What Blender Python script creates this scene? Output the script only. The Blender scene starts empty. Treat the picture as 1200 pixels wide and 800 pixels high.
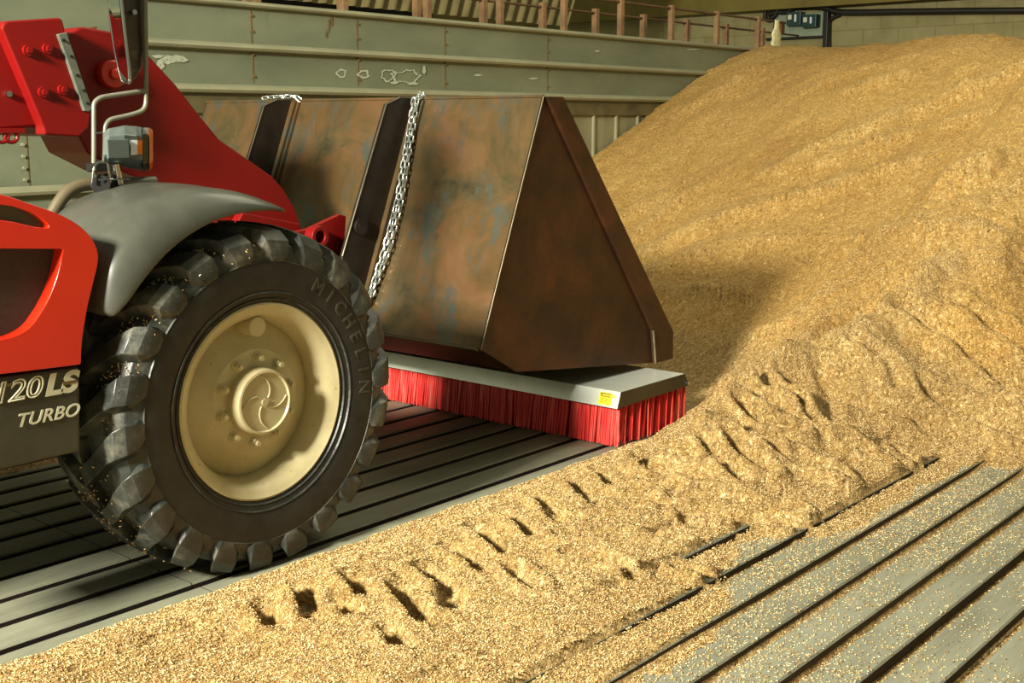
import bpy, bmesh, math, random
import numpy as np
from mathutils import Vector, Matrix
random.seed(7); rng = np.random.default_rng(7)
S = bpy.context.scene; COL = S.collection

# ------------------------------------------------------------------ camera
AZ, FPX, PITCH, CAMH = 0.7029, 1421.2, 0.17994, 1.6     # +X runs along the floor slats, +Y towards the steel wall
FW = np.array([math.cos(AZ)*math.cos(PITCH), math.sin(AZ)*math.cos(PITCH), -math.sin(PITCH)])
RT = np.array([math.sin(AZ), -math.cos(AZ), 0.0]); UP = np.cross(RT, FW); CAM = np.array([0, 0, CAMH])
def ray(px, py): return FW*FPX + RT*(px-600) - UP*(py-400)
def GY(px, py, y): d = ray(px, py); return Vector(CAM + d*y/d[1])
def GX(px, py, x): d = ray(px, py); return Vector(CAM + d*x/d[0])
def GZ(px, py, z=0): d = ray(px, py); return Vector(CAM + d*(z-CAMH)/d[2])
cd = bpy.data.cameras.new('camera'); cam = bpy.data.objects.new('camera', cd); COL.objects.link(cam)
cd.sensor_width = 36; cd.lens = FPX/1200*36; cd.clip_start = .05; cd.clip_end = 200
cam.location = CAM; cam.rotation_euler = (math.pi/2-PITCH, 0, AZ-math.pi/2); S.camera = cam

# ------------------------------------------------------------------ materials
def hexc(r, g, b):
    f = lambda c: ((c/255+.055)/1.055)**2.4 if c > 10 else c/255/12.92
    return (f(r), f(g), f(b), 1)
class NT:
    def __init__(s, name):
        s.m = bpy.data.materials.new(name); s.m.use_nodes = True; s.t = s.m.node_tree; s.b = s.t.nodes['Principled BSDF']
        s.tc = s.t.nodes.new('ShaderNodeTexCoord')
    def n(s, k, **kw):
        q = s.t.nodes.new('ShaderNode'+k)
        for a, v in kw.items():
            if hasattr(q, a) and a not in ('Scale',): setattr(q, a, v)
            else: q.inputs[a].default_value = v
        return q
    def l(s, a, b): s.t.links.new(a, b)
    def coord(s, scale=(1, 1, 1), rot=(0, 0, 0), kind='Object'):
        mp = s.t.nodes.new('ShaderNodeMapping'); mp.inputs['Scale'].default_value = scale; mp.inputs['Rotation'].default_value = rot
        s.l(s.tc.outputs[kind], mp.inputs['Vector']); return mp.outputs[0]
    def noise(s, scale, detail=4, rough=.55, vec=None, dist=0):
        q = s.t.nodes.new('ShaderNodeTexNoise'); q.inputs['Scale'].default_value = scale; q.inputs['Detail'].default_value = detail
        q.inputs['Roughness'].default_value = rough; q.inputs['Distortion'].default_value = dist
        s.l(vec if vec is not None else s.tc.outputs['Object'], q.inputs['Vector']); return q.outputs['Fac']
    def ramp(s, fac, stops):
        q = s.t.nodes.new('ShaderNodeValToRGB'); e = q.color_ramp.elements
        while len(e) < len(stops): e.new(.5)
        for i, (p, c) in enumerate(stops): e[i].position = p; e[i].color = c if len(c) == 4 else (*c, 1)
        s.l(fac, q.inputs[0]); return q.outputs[0]
    def mix(s, fac, a, b, mode='MIX'):
        q = s.t.nodes.new('ShaderNodeMix'); q.data_type = 'RGBA'; q.blend_type = mode
        for sock, v in ((q.inputs[0], fac), (q.inputs[6], a), (q.inputs[7], b)):
            if isinstance(v, (int, float, tuple)): sock.default_value = v
            else: s.l(v, sock)
        return q.outputs[2]
    def bump(s, h, strength=.4, dist=.01):
        q = s.t.nodes.new('ShaderNodeBump'); q.inputs['Strength'].default_value = strength; q.inputs['Distance'].default_value = dist
        s.l(h, q.inputs['Height']); s.l(q.outputs[0], s.b.inputs['Normal'])
    def set(s, **kw):
        for a, v in kw.items():
            i = s.b.inputs[a.replace('_', ' ')]
            if hasattr(v, 'node'): s.l(v, i)
            else: i.default_value = v
        return s.m
BW0, BW1 = (0, 0, 0, 1), (1, 1, 1, 1)
def plain(name, c, rough=.5, metal=0, var=.12, scale=6, bump=0, coat=0, spec=.5):
    t = NT(name); f = t.noise(scale, 6, .6)
    lo = tuple(x*(1-var*1.6) for x in c[:3]); hi = tuple(min(1, x*(1+var)) for x in c[:3])
    col = t.ramp(f, [(.3, lo), (.7, hi)]); t.set(Base_Color=col, Roughness=rough, Metallic=metal)
    t.b.inputs['Coat Weight'].default_value = coat; t.b.inputs['Specular IOR Level'].default_value = spec
    if bump: t.bump(t.noise(scale*12, 4), bump, .004)
    return t.m
M = {}
M['red'] = plain('red paint', hexc(122, 8, 5), .48, var=.10, scale=3, coat=.05, spec=.35)
M['orange_red'] = plain('orange red bodywork', hexc(202, 38, 11), .3, var=.06, scale=2, coat=.5)
M['black'] = plain('black plastic', hexc(26, 26, 24), .45)
M['fender'] = plain('grey black rubber mudguard', hexc(70, 72, 63), .3, var=.12, scale=9)
M['panel'] = plain('dark olive grey panel', hexc(58, 58, 44), .42, var=.2, scale=8)
M['grille'] = plain('dark grille mesh', hexc(46, 38, 26), .6, var=.25, scale=60, bump=.5)
M['smoke'] = plain('smoked olive plastic', hexc(84, 80, 48), .25)
M['decal'] = plain('off white decal', hexc(196, 196, 170), .5)
M['tube'] = plain('grey painted tube', hexc(128, 128, 112), .38, metal=.2)
M['olive_tube'] = plain('dull olive tube', hexc(92, 82, 60), .5)
M['chrome'] = plain('chrome', hexc(200, 204, 200), .15, metal=1, var=.03)
M['steelgrey'] = plain('grey steel pad', hexc(108, 114, 100), .5, metal=.3, var=.2, scale=20)
M['lamp_grey'] = plain('grey lamp housing', hexc(88, 98, 94), .22, var=.1)
M['lamp_dark'] = plain('dark green lamp housing', hexc(36, 48, 44), .25)
M['amber'] = plain('amber lens', hexc(232, 120, 20), .12, coat=.5)
M['mirror'] = plain('mirror glass', hexc(190, 196, 190), .03, metal=1, var=.0)
M['white_lens'] = plain('clear lens', hexc(225, 228, 235), .1, coat=.6)
M['cream'] = None
t = NT('cream rim paint'); f = t.noise(5, 6, .6); c = t.ramp(f, [(.3, hexc(172, 160, 118)), (.7, hexc(198, 188, 148))])
g = t.ramp(t.noise(38, 4, .6), [(.66, BW0), (.74, BW1)]); c = t.mix(g, c, hexc(140, 112, 66)); t.set(Base_Color=c, Roughness=.34); t.bump(t.noise(40), .12, .003); M['cream'] = t.m
# rubber with dust and stuck grain
t = NT('dusty tyre rubber'); f = t.noise(9, 8, .65); c = t.ramp(f, [(.32, hexc(26, 28, 26)), (.52, hexc(54, 57, 52)), (.72, hexc(108, 106, 90))])
sc = t.ramp(t.noise(30, 6, .7, t.coord((1, 1, 3))), [(.6, BW0), (.72, BW1)]); c = t.mix(sc, c, hexc(104, 98, 80))
t.set(Base_Color=c, Roughness=t.ramp(f, [(.3, (.3,)*3), (.7, (.55,)*3)])); t.bump(t.noise(70, 5, .6), .35, .004); M['rubber'] = t.m
M['rubber_side'] = plain('black sidewall rubber', hexc(30, 29, 25), .5, var=.45, scale=14, bump=.3)
M['rubber_text'] = plain('scuffed raised rubber', hexc(60, 57, 46), .5, var=.3, scale=60)
# mill scale / rust bucket
t = NT('rusty mill scale steel')
f = t.noise(2.6, 9, .66, dist=.6)
c = t.ramp(f, [(.30, hexc(50, 46, 34)), (.43, hexc(86, 76, 50)), (.54, hexc(108, 84, 52)), (.66, hexc(122, 90, 62)), (.80, hexc(96, 100, 84))])
f2 = t.ramp(t.noise(7, 8, .7, t.coord((1, 1, .45))), [(.52, BW0), (.62, BW1)]); c = t.mix(f2, c, hexc(82, 86, 76))
f3 = t.ramp(t.noise(3.3, 7, .7, t.coord((.8, .8, 1.2))), [(.60, BW0), (.7, BW1)]); c = t.mix(f3, c, hexc(122, 88, 58))
t.set(Base_Color=c, Roughness=t.ramp(t.noise(5), [(.3, (.26,)*3), (.7, (.44,)*3)]), Metallic=.5); t.bump(t.noise(24, 6), .12, .004); M['rust'] = t.m
t = NT('shade toned rusted side steel'); f = t.noise(3.2, 9, .68, dist=.4)
c = t.ramp(f, [(.3, hexc(38, 26, 18)), (.5, hexc(68, 42, 25)), (.7, hexc(96, 56, 30))]); sc = t.ramp(t.noise(11, 9, .8), [(.70, BW0), (.73, BW1)]); c = t.mix(sc, c, hexc(128, 112, 84))
t.set(Base_Color=c, Roughness=.42, Metallic=.35); t.bump(t.noise(24, 6), .1, .004); M['rust_shaded'] = t.m  # rust browns kept darker than the back plate: shade put into the colour
M['dark_steel'] = plain('dark shade toned steel', hexc(40, 32, 24), .5, metal=.3, var=.4, scale=8)  # near-black on the ribs: shade of their side faces put into the colour
M['weld'] = plain('weld steel and lit edges', hexc(120, 114, 92), .4, metal=.6)  # welds, and the painted light on the rib edges
M['galv'] = plain('zinc plated sheet', hexc(206, 210, 198), .28, metal=.35, var=.05, scale=8)
M['zinc_chain'] = plain('zinc chain', hexc(196, 204, 196), .3, metal=.8, var=.15)
M['galv_shaded'] = plain('shade toned end plate', hexc(72, 66, 50), .4, metal=.4, var=.15)  # darker copy of the zinc sheet, end shade painted into its colour
M['yellow'] = plain('yellow label', hexc(240, 214, 30), .4, var=.02)
M['ink'] = plain('black ink', hexc(20, 20, 16), .5)
t = NT('red plastic bristles'); f = t.noise(26, 5, .6, t.coord((1, 1, .08))); c = t.ramp(f, [(.3, hexc(212, 40, 42)), (.55, hexc(236, 74, 68)), (.75, hexc(246, 140, 124))])
t.set(Base_Color=c, Roughness=.4); t.b.inputs['Subsurface Weight'].default_value = 0; M['bristle'] = t.m
# floor slats
t = NT('worn grey floor planks'); f = t.noise(2.2, 8, .62, t.coord((.5, 3, 1))); c = t.ramp(f, [(.3, hexc(112, 113, 95)), (.55, hexc(134, 135, 114)), (.75, hexc(148, 147, 126))])
g = t.ramp(t.noise(60, 6, .7, t.coord((.15, 1, 1))), [(.35, (.82,)*3), (.65, (1,)*3)]); c = t.mix(1.0, c, g, 'MULTIPLY')
d = t.ramp(t.noise(5, 7, .7), [(.62, BW0), (.8, BW1)]); c = t.mix(d, c, hexc(150, 136, 98))
t.set(Base_Color=c, Roughness=.62); t.bump(t.noise(40, 6, .6, t.coord((.2, 1, 1))), .25, .003); M['slat'] = t.m
M['slat_side'] = plain('dark plank sides', hexc(46, 34, 28), .7, var=.3, scale=12)  # plank side faces, darker than the tops
M['void'] = plain('near black unlit void', hexc(20, 17, 12), .9)  # near-black colour standing in for shade below the slats and behind the walkway
# grain
def grain_mat(name, sc=118):
    t = NT(name)
    v = t.t.nodes.new('ShaderNodeTexVoronoi'); v.inputs['Scale'].default_value = sc; v.inputs['Randomness'].default_value = 1
    w = t.noise(22, 2, .5); ad = t.t.nodes.new('ShaderNodeVectorMath'); ad.operation = 'MULTIPLY_ADD'
    t.l(w, ad.inputs[0]); ad.inputs[1].default_value = (.35, .35, .35); t.l(t.coord((1, .5, .8), (0, 0, .5)), ad.inputs[2]); t.l(ad.outputs[0], v.inputs['Vector'])
    sep = t.t.nodes.new('ShaderNodeSeparateColor'); t.l(v.outputs['Color'], sep.inputs[0])
    gold = t.ramp(sep.outputs[0], [(0, hexc(104, 70, 26)), (.2, hexc(182, 138, 66)), (.7, hexc(212, 170, 94)), (1, hexc(246, 220, 154))])
    pale = t.ramp(sep.outputs[0], [(0, hexc(84, 58, 26)), (.24, hexc(168, 134, 76)), (.7, hexc(206, 172, 108)), (1, hexc(244, 222, 168))])
    at = t.t.nodes.new('ShaderNodeAttribute'); at.attribute_name = 'husk'
    c = t.mix(at.outputs['Fac'], gold, pale)
    sk = t.ramp(t.noise(34, 4, .75), [(.36, (.72, .68, .60)), (.56, (1, 1, 1))]); c = t.mix(1.0, c, sk, 'MULTIPLY')
    big = t.ramp(t.noise(1.1, 7, .65, t.coord((.4, 1.2, 1))), [(.34, (.80, .75, .66)), (.6, (1, 1, 1))]); c = t.mix(1.0, c, big, 'MULTIPLY')
    t.set(Base_Color=c, Roughness=.62); t.b.inputs['Specular IOR Level'].default_value = .3
    mm = t.t.nodes.new('ShaderNodeMath'); mm.operation = 'MULTIPLY_ADD'; t.l(v.outputs['Distance'], mm.inputs[0]); mm.inputs[1].default_value = -1.0; t.l(t.noise(14, 5, .6), mm.inputs[2])
    t.bump(mm.outputs[0], .75, .010); return t.m
M['heap'] = grain_mat('golden grain heap')
M['spill'] = M['heap']
t = NT('single kernels'); v = t.t.nodes.new('ShaderNodeTexWhiteNoise')
gi = t.t.nodes.new('ShaderNodeNewGeometry'); t.l(gi.outputs['Random Per Island'], v.inputs['Vector'])
c = t.ramp(gi.outputs['Random Per Island'], [(0, hexc(84, 56, 24)), (.3, hexc(156, 118, 62)), (.62, hexc(208, 174, 108)), (1, hexc(248, 230, 180))])
t.set(Base_Color=c, Roughness=.45); M['kernel'] = t.m
# walls
t = NT('dull galvanised wall steel'); f = t.noise(1.3, 8, .62, t.coord((.6, 1, 1.2))); c = t.ramp(f, [(.3, hexc(104, 112, 92)), (.6, hexc(126, 134, 110)), (.8, hexc(140, 146, 122))])
st = t.ramp(t.noise(4, 7, .7, t.coord((2.5, 1, .35))), [(.6, BW0), (.78, BW1)]); c = t.mix(st, c, hexc(116, 106, 66))
t.set(Base_Color=c, Roughness=.5, Metallic=.25); t.bump(t.noise(9, 5), .08, .01); M['wallsteel'] = t.m
t = NT('lower wall cladding'); f = t.noise(2, 7, .65, t.coord((1.5, 1, .3))); c = t.ramp(f, [(.3, hexc(112, 108, 78)), (.7, hexc(150, 148, 116))]); t.set(Base_Color=c, Roughness=.6); M['lowerwall'] = t.m
M['ledge'] = plain('pale ledge steel', hexc(138, 138, 110), .45, var=.12, scale=3)
M['stain'] = plain('brown seam stain', hexc(104, 84, 46), .7, var=.3)
M['chalk'] = plain('white lime mark', hexc(166, 172, 150), .7, var=.15, scale=30)
M['post'] = plain('rusty brown post', hexc(130, 100, 66), .7, var=.3, scale=5)
M['rail'] = plain('dark rusty rail', hexc(96, 70, 42), .7, var=.3, scale=5)
t = NT('concrete block wall'); br = t.t.nodes.new('ShaderNodeTexBrick'); br.inputs['Scale'].default_value = 1; br.inputs['Brick Width'].default_value = .62; br.inputs['Row Height'].default_value = .26; br.inputs['Mortar Size'].default_value = .012
br.inputs['Color1'].default_value = hexc(150, 142, 98); br.inputs['Color2'].default_value = hexc(136, 128, 84); br.inputs['Mortar'].default_value = hexc(112, 104, 66)
t.l(t.coord((1, 1, 1), (math.pi/2, 0, math.pi/2)), br.inputs['Vector'])
mpn = t.t.nodes.new('ShaderNodeCombineXYZ'); sp = t.t.nodes.new('ShaderNodeSeparateXYZ'); t.l(t.tc.outputs['Object'], sp.inputs[0])
su = t.t.nodes.new('ShaderNodeMath'); su.operation = 'ADD'; t.l(sp.outputs[0], su.inputs[0]); t.l(sp.outputs[1], su.inputs[1]); t.l(su.outputs[0], mpn.inputs[0]); t.l(sp.outputs[2], mpn.inputs[1]); t.l(mpn.outputs[0], br.inputs['Vector'])
c = t.mix(.5, br.outputs[0], t.ramp(t.noise(3, 7), [(.3, hexc(120, 112, 70)), (.7, hexc(160, 152, 108))])); t.set(Base_Color=c, Roughness=.85); t.bump(t.noise(40), .2, .01); M['block'] = t.m
M['beam'] = plain('olive concrete beam', hexc(112, 98, 40), .8, var=.15, scale=2)
M['corr'] = plain('corrugated cement sheet', hexc(128, 116, 72), .8, var=.2, scale=3)
M['teal'] = plain('dark teal switch box', hexc(34, 62, 60), .4)
M['palegreen'] = plain('pale grey green board', hexc(136, 148, 122), .6, var=.1)
M['brownbox'] = plain('rusted junction box', hexc(122, 74, 26), .6, var=.3, scale=12)
M['cable'] = plain('black cable', hexc(28, 25, 18), .5)
M['cloth'] = plain('pale rag', hexc(214, 208, 160), .8, var=.2, scale=20)

# ------------------------------------------------------------------ mesh builder
class MB:
    def __init__(s): s.v = []; s.f = []; s.mi = []
    def add(s, vs, fs, mi=0):
        o = len(s.v); s.v += [tuple(v) for v in vs]; s.f += [tuple(i+o for i in f) for f in fs]; s.mi += [mi]*len(fs); return s
    def box(s, a, b, mi=0):
        x0, y0, z0 = a; x1, y1, z1 = b
        return s.add([(x0,y0,z0),(x1,y0,z0),(x1,y1,z0),(x0,y1,z0),(x0,y0,z1),(x1,y0,z1),(x1,y1,z1),(x0,y1,z1)],
              [(0,3,2,1),(4,5,6,7),(0,1,5,4),(1,2,6,5),(2,3,7,6),(3,0,4,7)], mi)
    def prism(s, poly, y0, y1, mi=0):                       # polygon of (x, z), extruded along y
        n = len(poly); vs = [(x, y0, z) for x, z in poly]+[(x, y1, z) for x, z in poly]
        return s.add(vs, [tuple(range(n)), tuple(range(2*n-1, n-1, -1))]+[(i, i+n, (i+1)%n+n, (i+1)%n) for i in range(n)], mi)
    def loft(s, rings, closed=True, caps=True, mi=0):
        n = len(rings[0]); vs = [p for r in rings for p in r]; fs = []
        for k in range(len(rings)-1):
            for i in range(n if closed else n-1):
                a = k*n+i; b = k*n+(i+1) % n; fs.append((a, b, b+n, a+n))
        if caps and closed: fs += [tuple(range(n-1, -1, -1)), tuple(range((len(rings)-1)*n, len(rings)*n))]
        return s.add(vs, fs, mi)
    def tube(s, path, r, n=10, mi=0, closed=False):
        P = [Vector(p) for p in path]; rings = []; up = None
        for i, p in enumerate(P):
            if closed: d = P[(i+1) % len(P)]-P[i-1]
            else: d = P[min(i+1, len(P)-1)]-P[max(i-1, 0)]
            d.normalize()
            if up is None: up = d.orthogonal().normalized()
            else: up = (up-d*up.dot(d)).normalized()
            w = d.cross(up); rr = r[i] if isinstance(r, (list, tuple)) else r
            rings.append([p+up*math.cos(a)*rr+w*math.sin(a)*rr for a in [2*math.pi*k/n for k in range(n)]])
        if closed: rings.append(rings[0])
        return s.loft(rings, True, not closed, mi)
    def lathe(s, prof, c, n=64, mi=0):                      # axis along y; prof of (radius, y offset)
        rings = []
        for r, w in prof: rings.append([(c[0]+r*math.cos(a), c[1]+w, c[2]+r*math.sin(a)) for a in [2*math.pi*k/n for k in range(n)]])
        return s.loft(rings, True, False, mi)
    def build(s, name, mat, parent=None, smooth=None, bevel=0, seg=2, loc=None):
        me = bpy.data.meshes.new(name); me.from_pydata(s.v, [], s.f)
        for m in (mat if isinstance(mat, (list, tuple)) else [mat]): me.materials.append(M[m] if isinstance(m, str) else m)
        me.polygons.foreach_set('material_index', s.mi)
        bm = bmesh.new(); bm.from_mesh(me); bmesh.ops.recalc_face_normals(bm, faces=bm.faces); bm.to_mesh(me); bm.free()
        if smooth is not None:
            me.polygons.foreach_set('use_smooth', [True]*len(me.polygons)); me.set_sharp_from_angle(angle=math.radians(smooth))
        o = bpy.data.objects.new(name, me); COL.objects.link(o)
        if loc is not None:
            me.transform(Matrix.Translation(-Vector(loc))); o.location = loc
        if bevel:
            b = o.modifiers.new('b', 'BEVEL'); b.width = bevel; b.segments = seg; b.limit_method = 'ANGLE'; b.angle_limit = math.radians(35)
        if parent is not None:
            o.parent = parent; o.matrix_parent_inverse = wm(parent).inverted()
        return o
def wm(o): return (wm(o.parent) @ o.matrix_parent_inverse if o.parent else Matrix()) @ Matrix.LocRotScale(o.location, o.rotation_euler, o.scale)
def tag(o, label=None, cat=None, group=None, kind=None):
    if label: o['label'] = label
    if cat: o['category'] = cat
    if group: o['group'] = group
    if kind: o['kind'] = kind
    return o
def empty(name, loc, label, cat, group=None):
    o = bpy.data.objects.new(name, None); o.location = loc; o.empty_display_size = .1; COL.objects.link(o); return tag(o, label, cat, group)
def copy_tree(o, parent=None, off=(0, 0, 0)):
    c = o.copy(); COL.objects.link(c)
    if parent is not None: c.parent = parent
    else: c.location = Vector(o.location)+Vector(off)
    for ch in o.children: copy_tree(ch, c)
    return c
def smoothpath(pts, n=8):
    P = [Vector(p) for p in pts]; out = []
    Q = [P[0]*2-P[1]]+P+[P[-1]*2-P[-2]]
    for i in range(1, len(Q)-2):
        for k in range(n):
            t = k/n; a, b, c, d = Q[i-1:i+3]
            out.append(.5*((2*b)+(c-a)*t+(2*a-5*b+4*c-d)*t*t+(3*b-a-3*c+d)*t**3))
    out.append(P[-1]); return out
def roundpath(pts, r=.02, n=5):                              # straight runs with rounded bends
    P = [Vector(p) for p in pts]; out = [P[0]]
    for i in range(1, len(P)-1):
        a, b = (P[i-1]-P[i]), (P[i+1]-P[i]); q = min(r, a.length*.45, b.length*.45); a = P[i]+a.normalized()*q; b = P[i]+b.normalized()*q
        out += [a*(1-t)**2+P[i]*2*t*(1-t)+b*t*t for t in [k/n for k in range(n+1)]]
    return out+[P[-1]]
def text_mesh(name, s, size, mat, parent, M4, extrude=.001, shear=0, outline=0, offset=0, space=1, align='LEFT'):
    cu = bpy.data.curves.new(name, 'FONT'); cu.body = s; cu.size = size; cu.extrude = extrude; cu.shear = shear; cu.offset = offset; cu.space_character = space; cu.align_x = align
    if outline: cu.fill_mode = 'NONE'; cu.bevel_depth = outline; cu.extrude = 0
    to = bpy.data.objects.new(name, cu); COL.objects.link(to); bpy.context.view_layer.update()
    me = bpy.data.meshes.new_from_object(to.evaluated_get(bpy.context.evaluated_depsgraph_get())); bpy.data.objects.remove(to)
    me.transform(M4); me.materials.clear(); me.materials.append(M[mat]); me.name = name; me.polygons.foreach_set('material_index', [0]*len(me.polygons))
    o = bpy.data.objects.new(name, me); COL.objects.link(o)
    if parent is not None:
        o.parent = parent; o.matrix_parent_inverse = wm(parent).inverted()
    return o
def basis(o, ex, ey):                                       # text x axis, text y axis, origin
    ex = Vector(ex).normalized(); ey = (Vector(ey)-ex*Vector(ey).dot(ex)).normalized(); ez = ex.cross(ey)
    return Matrix(((ex.x, ey.x, ez.x, o[0]), (ex.y, ey.y, ez.y, o[1]), (ex.z, ey.z, ez.z, o[2]), (0, 0, 0, 1)))

# ------------------------------------------------------------------ floor
SLOTS = [3.451+.194*k for k in range(0, 30)]+[3.451-.1965*k for k in range(1, 8)]+[1.889, 1.703, 1.512, 1.333, 1.147]+[1.147-.187*k for k in range(1, 20)]
SLOTS.sort(); GAP = .044
fl = MB()
for a, b in zip(SLOTS[:-1], SLOTS[1:]):
    ya, yb = a+GAP/2, b-GAP/2; xs = [-3, 2.358, 11.0, 21]
    for x0, x1 in zip(xs[:-1], xs[1:]):
        x0 += .002; x1 -= .002; e = .006
        # plank: top at z=0 with eased edges, dark sides
        pr = [(ya, -.09), (ya, -e), (ya+e, 0), (yb-e, 0), (yb, -e), (yb, -.09)]
        vs = [(x0, y, z) for y, z in pr]+[(x1, y, z) for y, z in pr]
        fl.add(vs, [(1, 2, 8, 7), (2, 3, 9, 8), (3, 4, 10, 9)], 0)
        fl.add(vs, [(0, 1, 7, 6), (4, 5, 11, 10), (0, 5, 4, 3, 2, 1), (6, 7, 8, 9, 10, 11), (0, 6, 11, 5)], 1)
fl.box((-3, SLOTS[0]-1, -.2), (21, SLOTS[-1]+1, -.12), 2)
floor = fl.build('floor', ['slat', 'slat_side', 'void']); floor['kind'] = 'structure'

# ------------------------------------------------------------------ grain height field
def vnoise(x, y, seed=0):
    xi = np.floor(x).astype(np.int64); yi = np.floor(y).astype(np.int64); xf = x-xi; yf = y-yi
    def h(a, b):
        n = (a*374761393+b*668265263+seed*1442695041) & 0xffffffff
        n = ((n ^ (n >> 13))*1274126177) & 0xffffffff
        return ((n ^ (n >> 16)) & 0xffff)/65535.0
    u = xf*xf*(3-2*xf); v = yf*yf*(3-2*yf)
    return (h(xi, yi)*(1-u)+h(xi+1, yi)*u)*(1-v)+(h(xi, yi+1)*(1-u)+h(xi+1, yi+1)*u)*v
def fbm(x, y, o=4, seed=0):
    s = 0; a = 1; t = 0
    for i in range(o): s = s+a*(vnoise(x*2**i, y*2**i, seed+i)-.5)*2; t += a; a *= .5
    return s/t
def sst(a, b, x): t = np.clip((x-a)/(b-a), 0, 1); return t*t*(3-2*t)
def segd(x, y, a, b):
    ax, ay = a; bx, by = b; dx, dy = bx-ax, by-ay; L = dx*dx+dy*dy
    t = np.clip(((x-ax)*dx+(y-ay)*dy)/L, 0, 1); ex = x-ax-t*dx; ey = y-ay-t*dy
    return np.sqrt(ex*ex+ey*ey), t, (dx*(y-ay)-dy*(x-ax))/math.sqrt(L)
BARE = [(2.3,2.15),(2.75,2.04),(3.05,2.06),(3.5,2.22),(3.9,2.42),(4.24,2.36),(4.5,2.13),(4.71,2.14),(5.28,2.22),(5.66,2.20),(5.86,2.06),(5.96,1.73),(6.05,1.0),(6.4,-1.5),(6.4,-3),(1,-3),(2.2,1.6)]
def bare_sd(x, y):
    d = np.full(x.shape, 9.0); ins = np.zeros(x.shape, bool); n = len(BARE)
    for i in range(n):
        a, b = BARE[i], BARE[(i+1) % n]; q, _, _ = segd(x, y, a, b); d = np.minimum(d, q)
        c = ((a[1] > y) != (b[1] > y)); xx = (b[0]-a[0])*(y-a[1])/((b[1]-a[1]) if b[1] != a[1] else 1e-9)+a[0]; ins ^= c & (x < xx)
    return np.where(ins, d, -d)
def gpx(*pts): return [tuple(GZ(*p, .045)[:2]) for p in pts]
RIDGES = []; FURROWS = []; GROOVES = []
PRINT_PX = [((496,665),(540,700)), ((527,642),(567,667)), ((558,619),(596,648)), ((588,602),(625,625)), ((615,577),(654,608)), ((654,560),(692,590)), ((700,550),(721,575)), ((750,542),(765,565)), ((354,692),(367,723)), ((345,690),(360,700)), ((410,677),(429,694)), ((467,692),(496,727)), ((310,715),(321,729)), ((454,737),(471,754)), ((520,700),(530,712)), ((396,704),(412,716))]
PRINTS = []
PATCH = [(*tuple(GZ(a_, b_)[:2]), c_, d_) for a_, b_, c_, d_ in ((185, 757, .10, .025), (225, 747, .08, .02), (262, 756, .07, .022), (150, 770, .12, .022), (90, 797, .1, .02), (210, 778, .09, .02), (300, 780, .06, .02))]
def xt(y):
    return 5.74+.08*sst(2.6, 2.1, y)+.06*np.sin(y*2.3)+np.maximum(y-3.0, 0)*.44-.10*sst(2.2, 3.0, y)*sst(4, 3.3, y)-.25*sst(0.5, -3, y)
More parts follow.
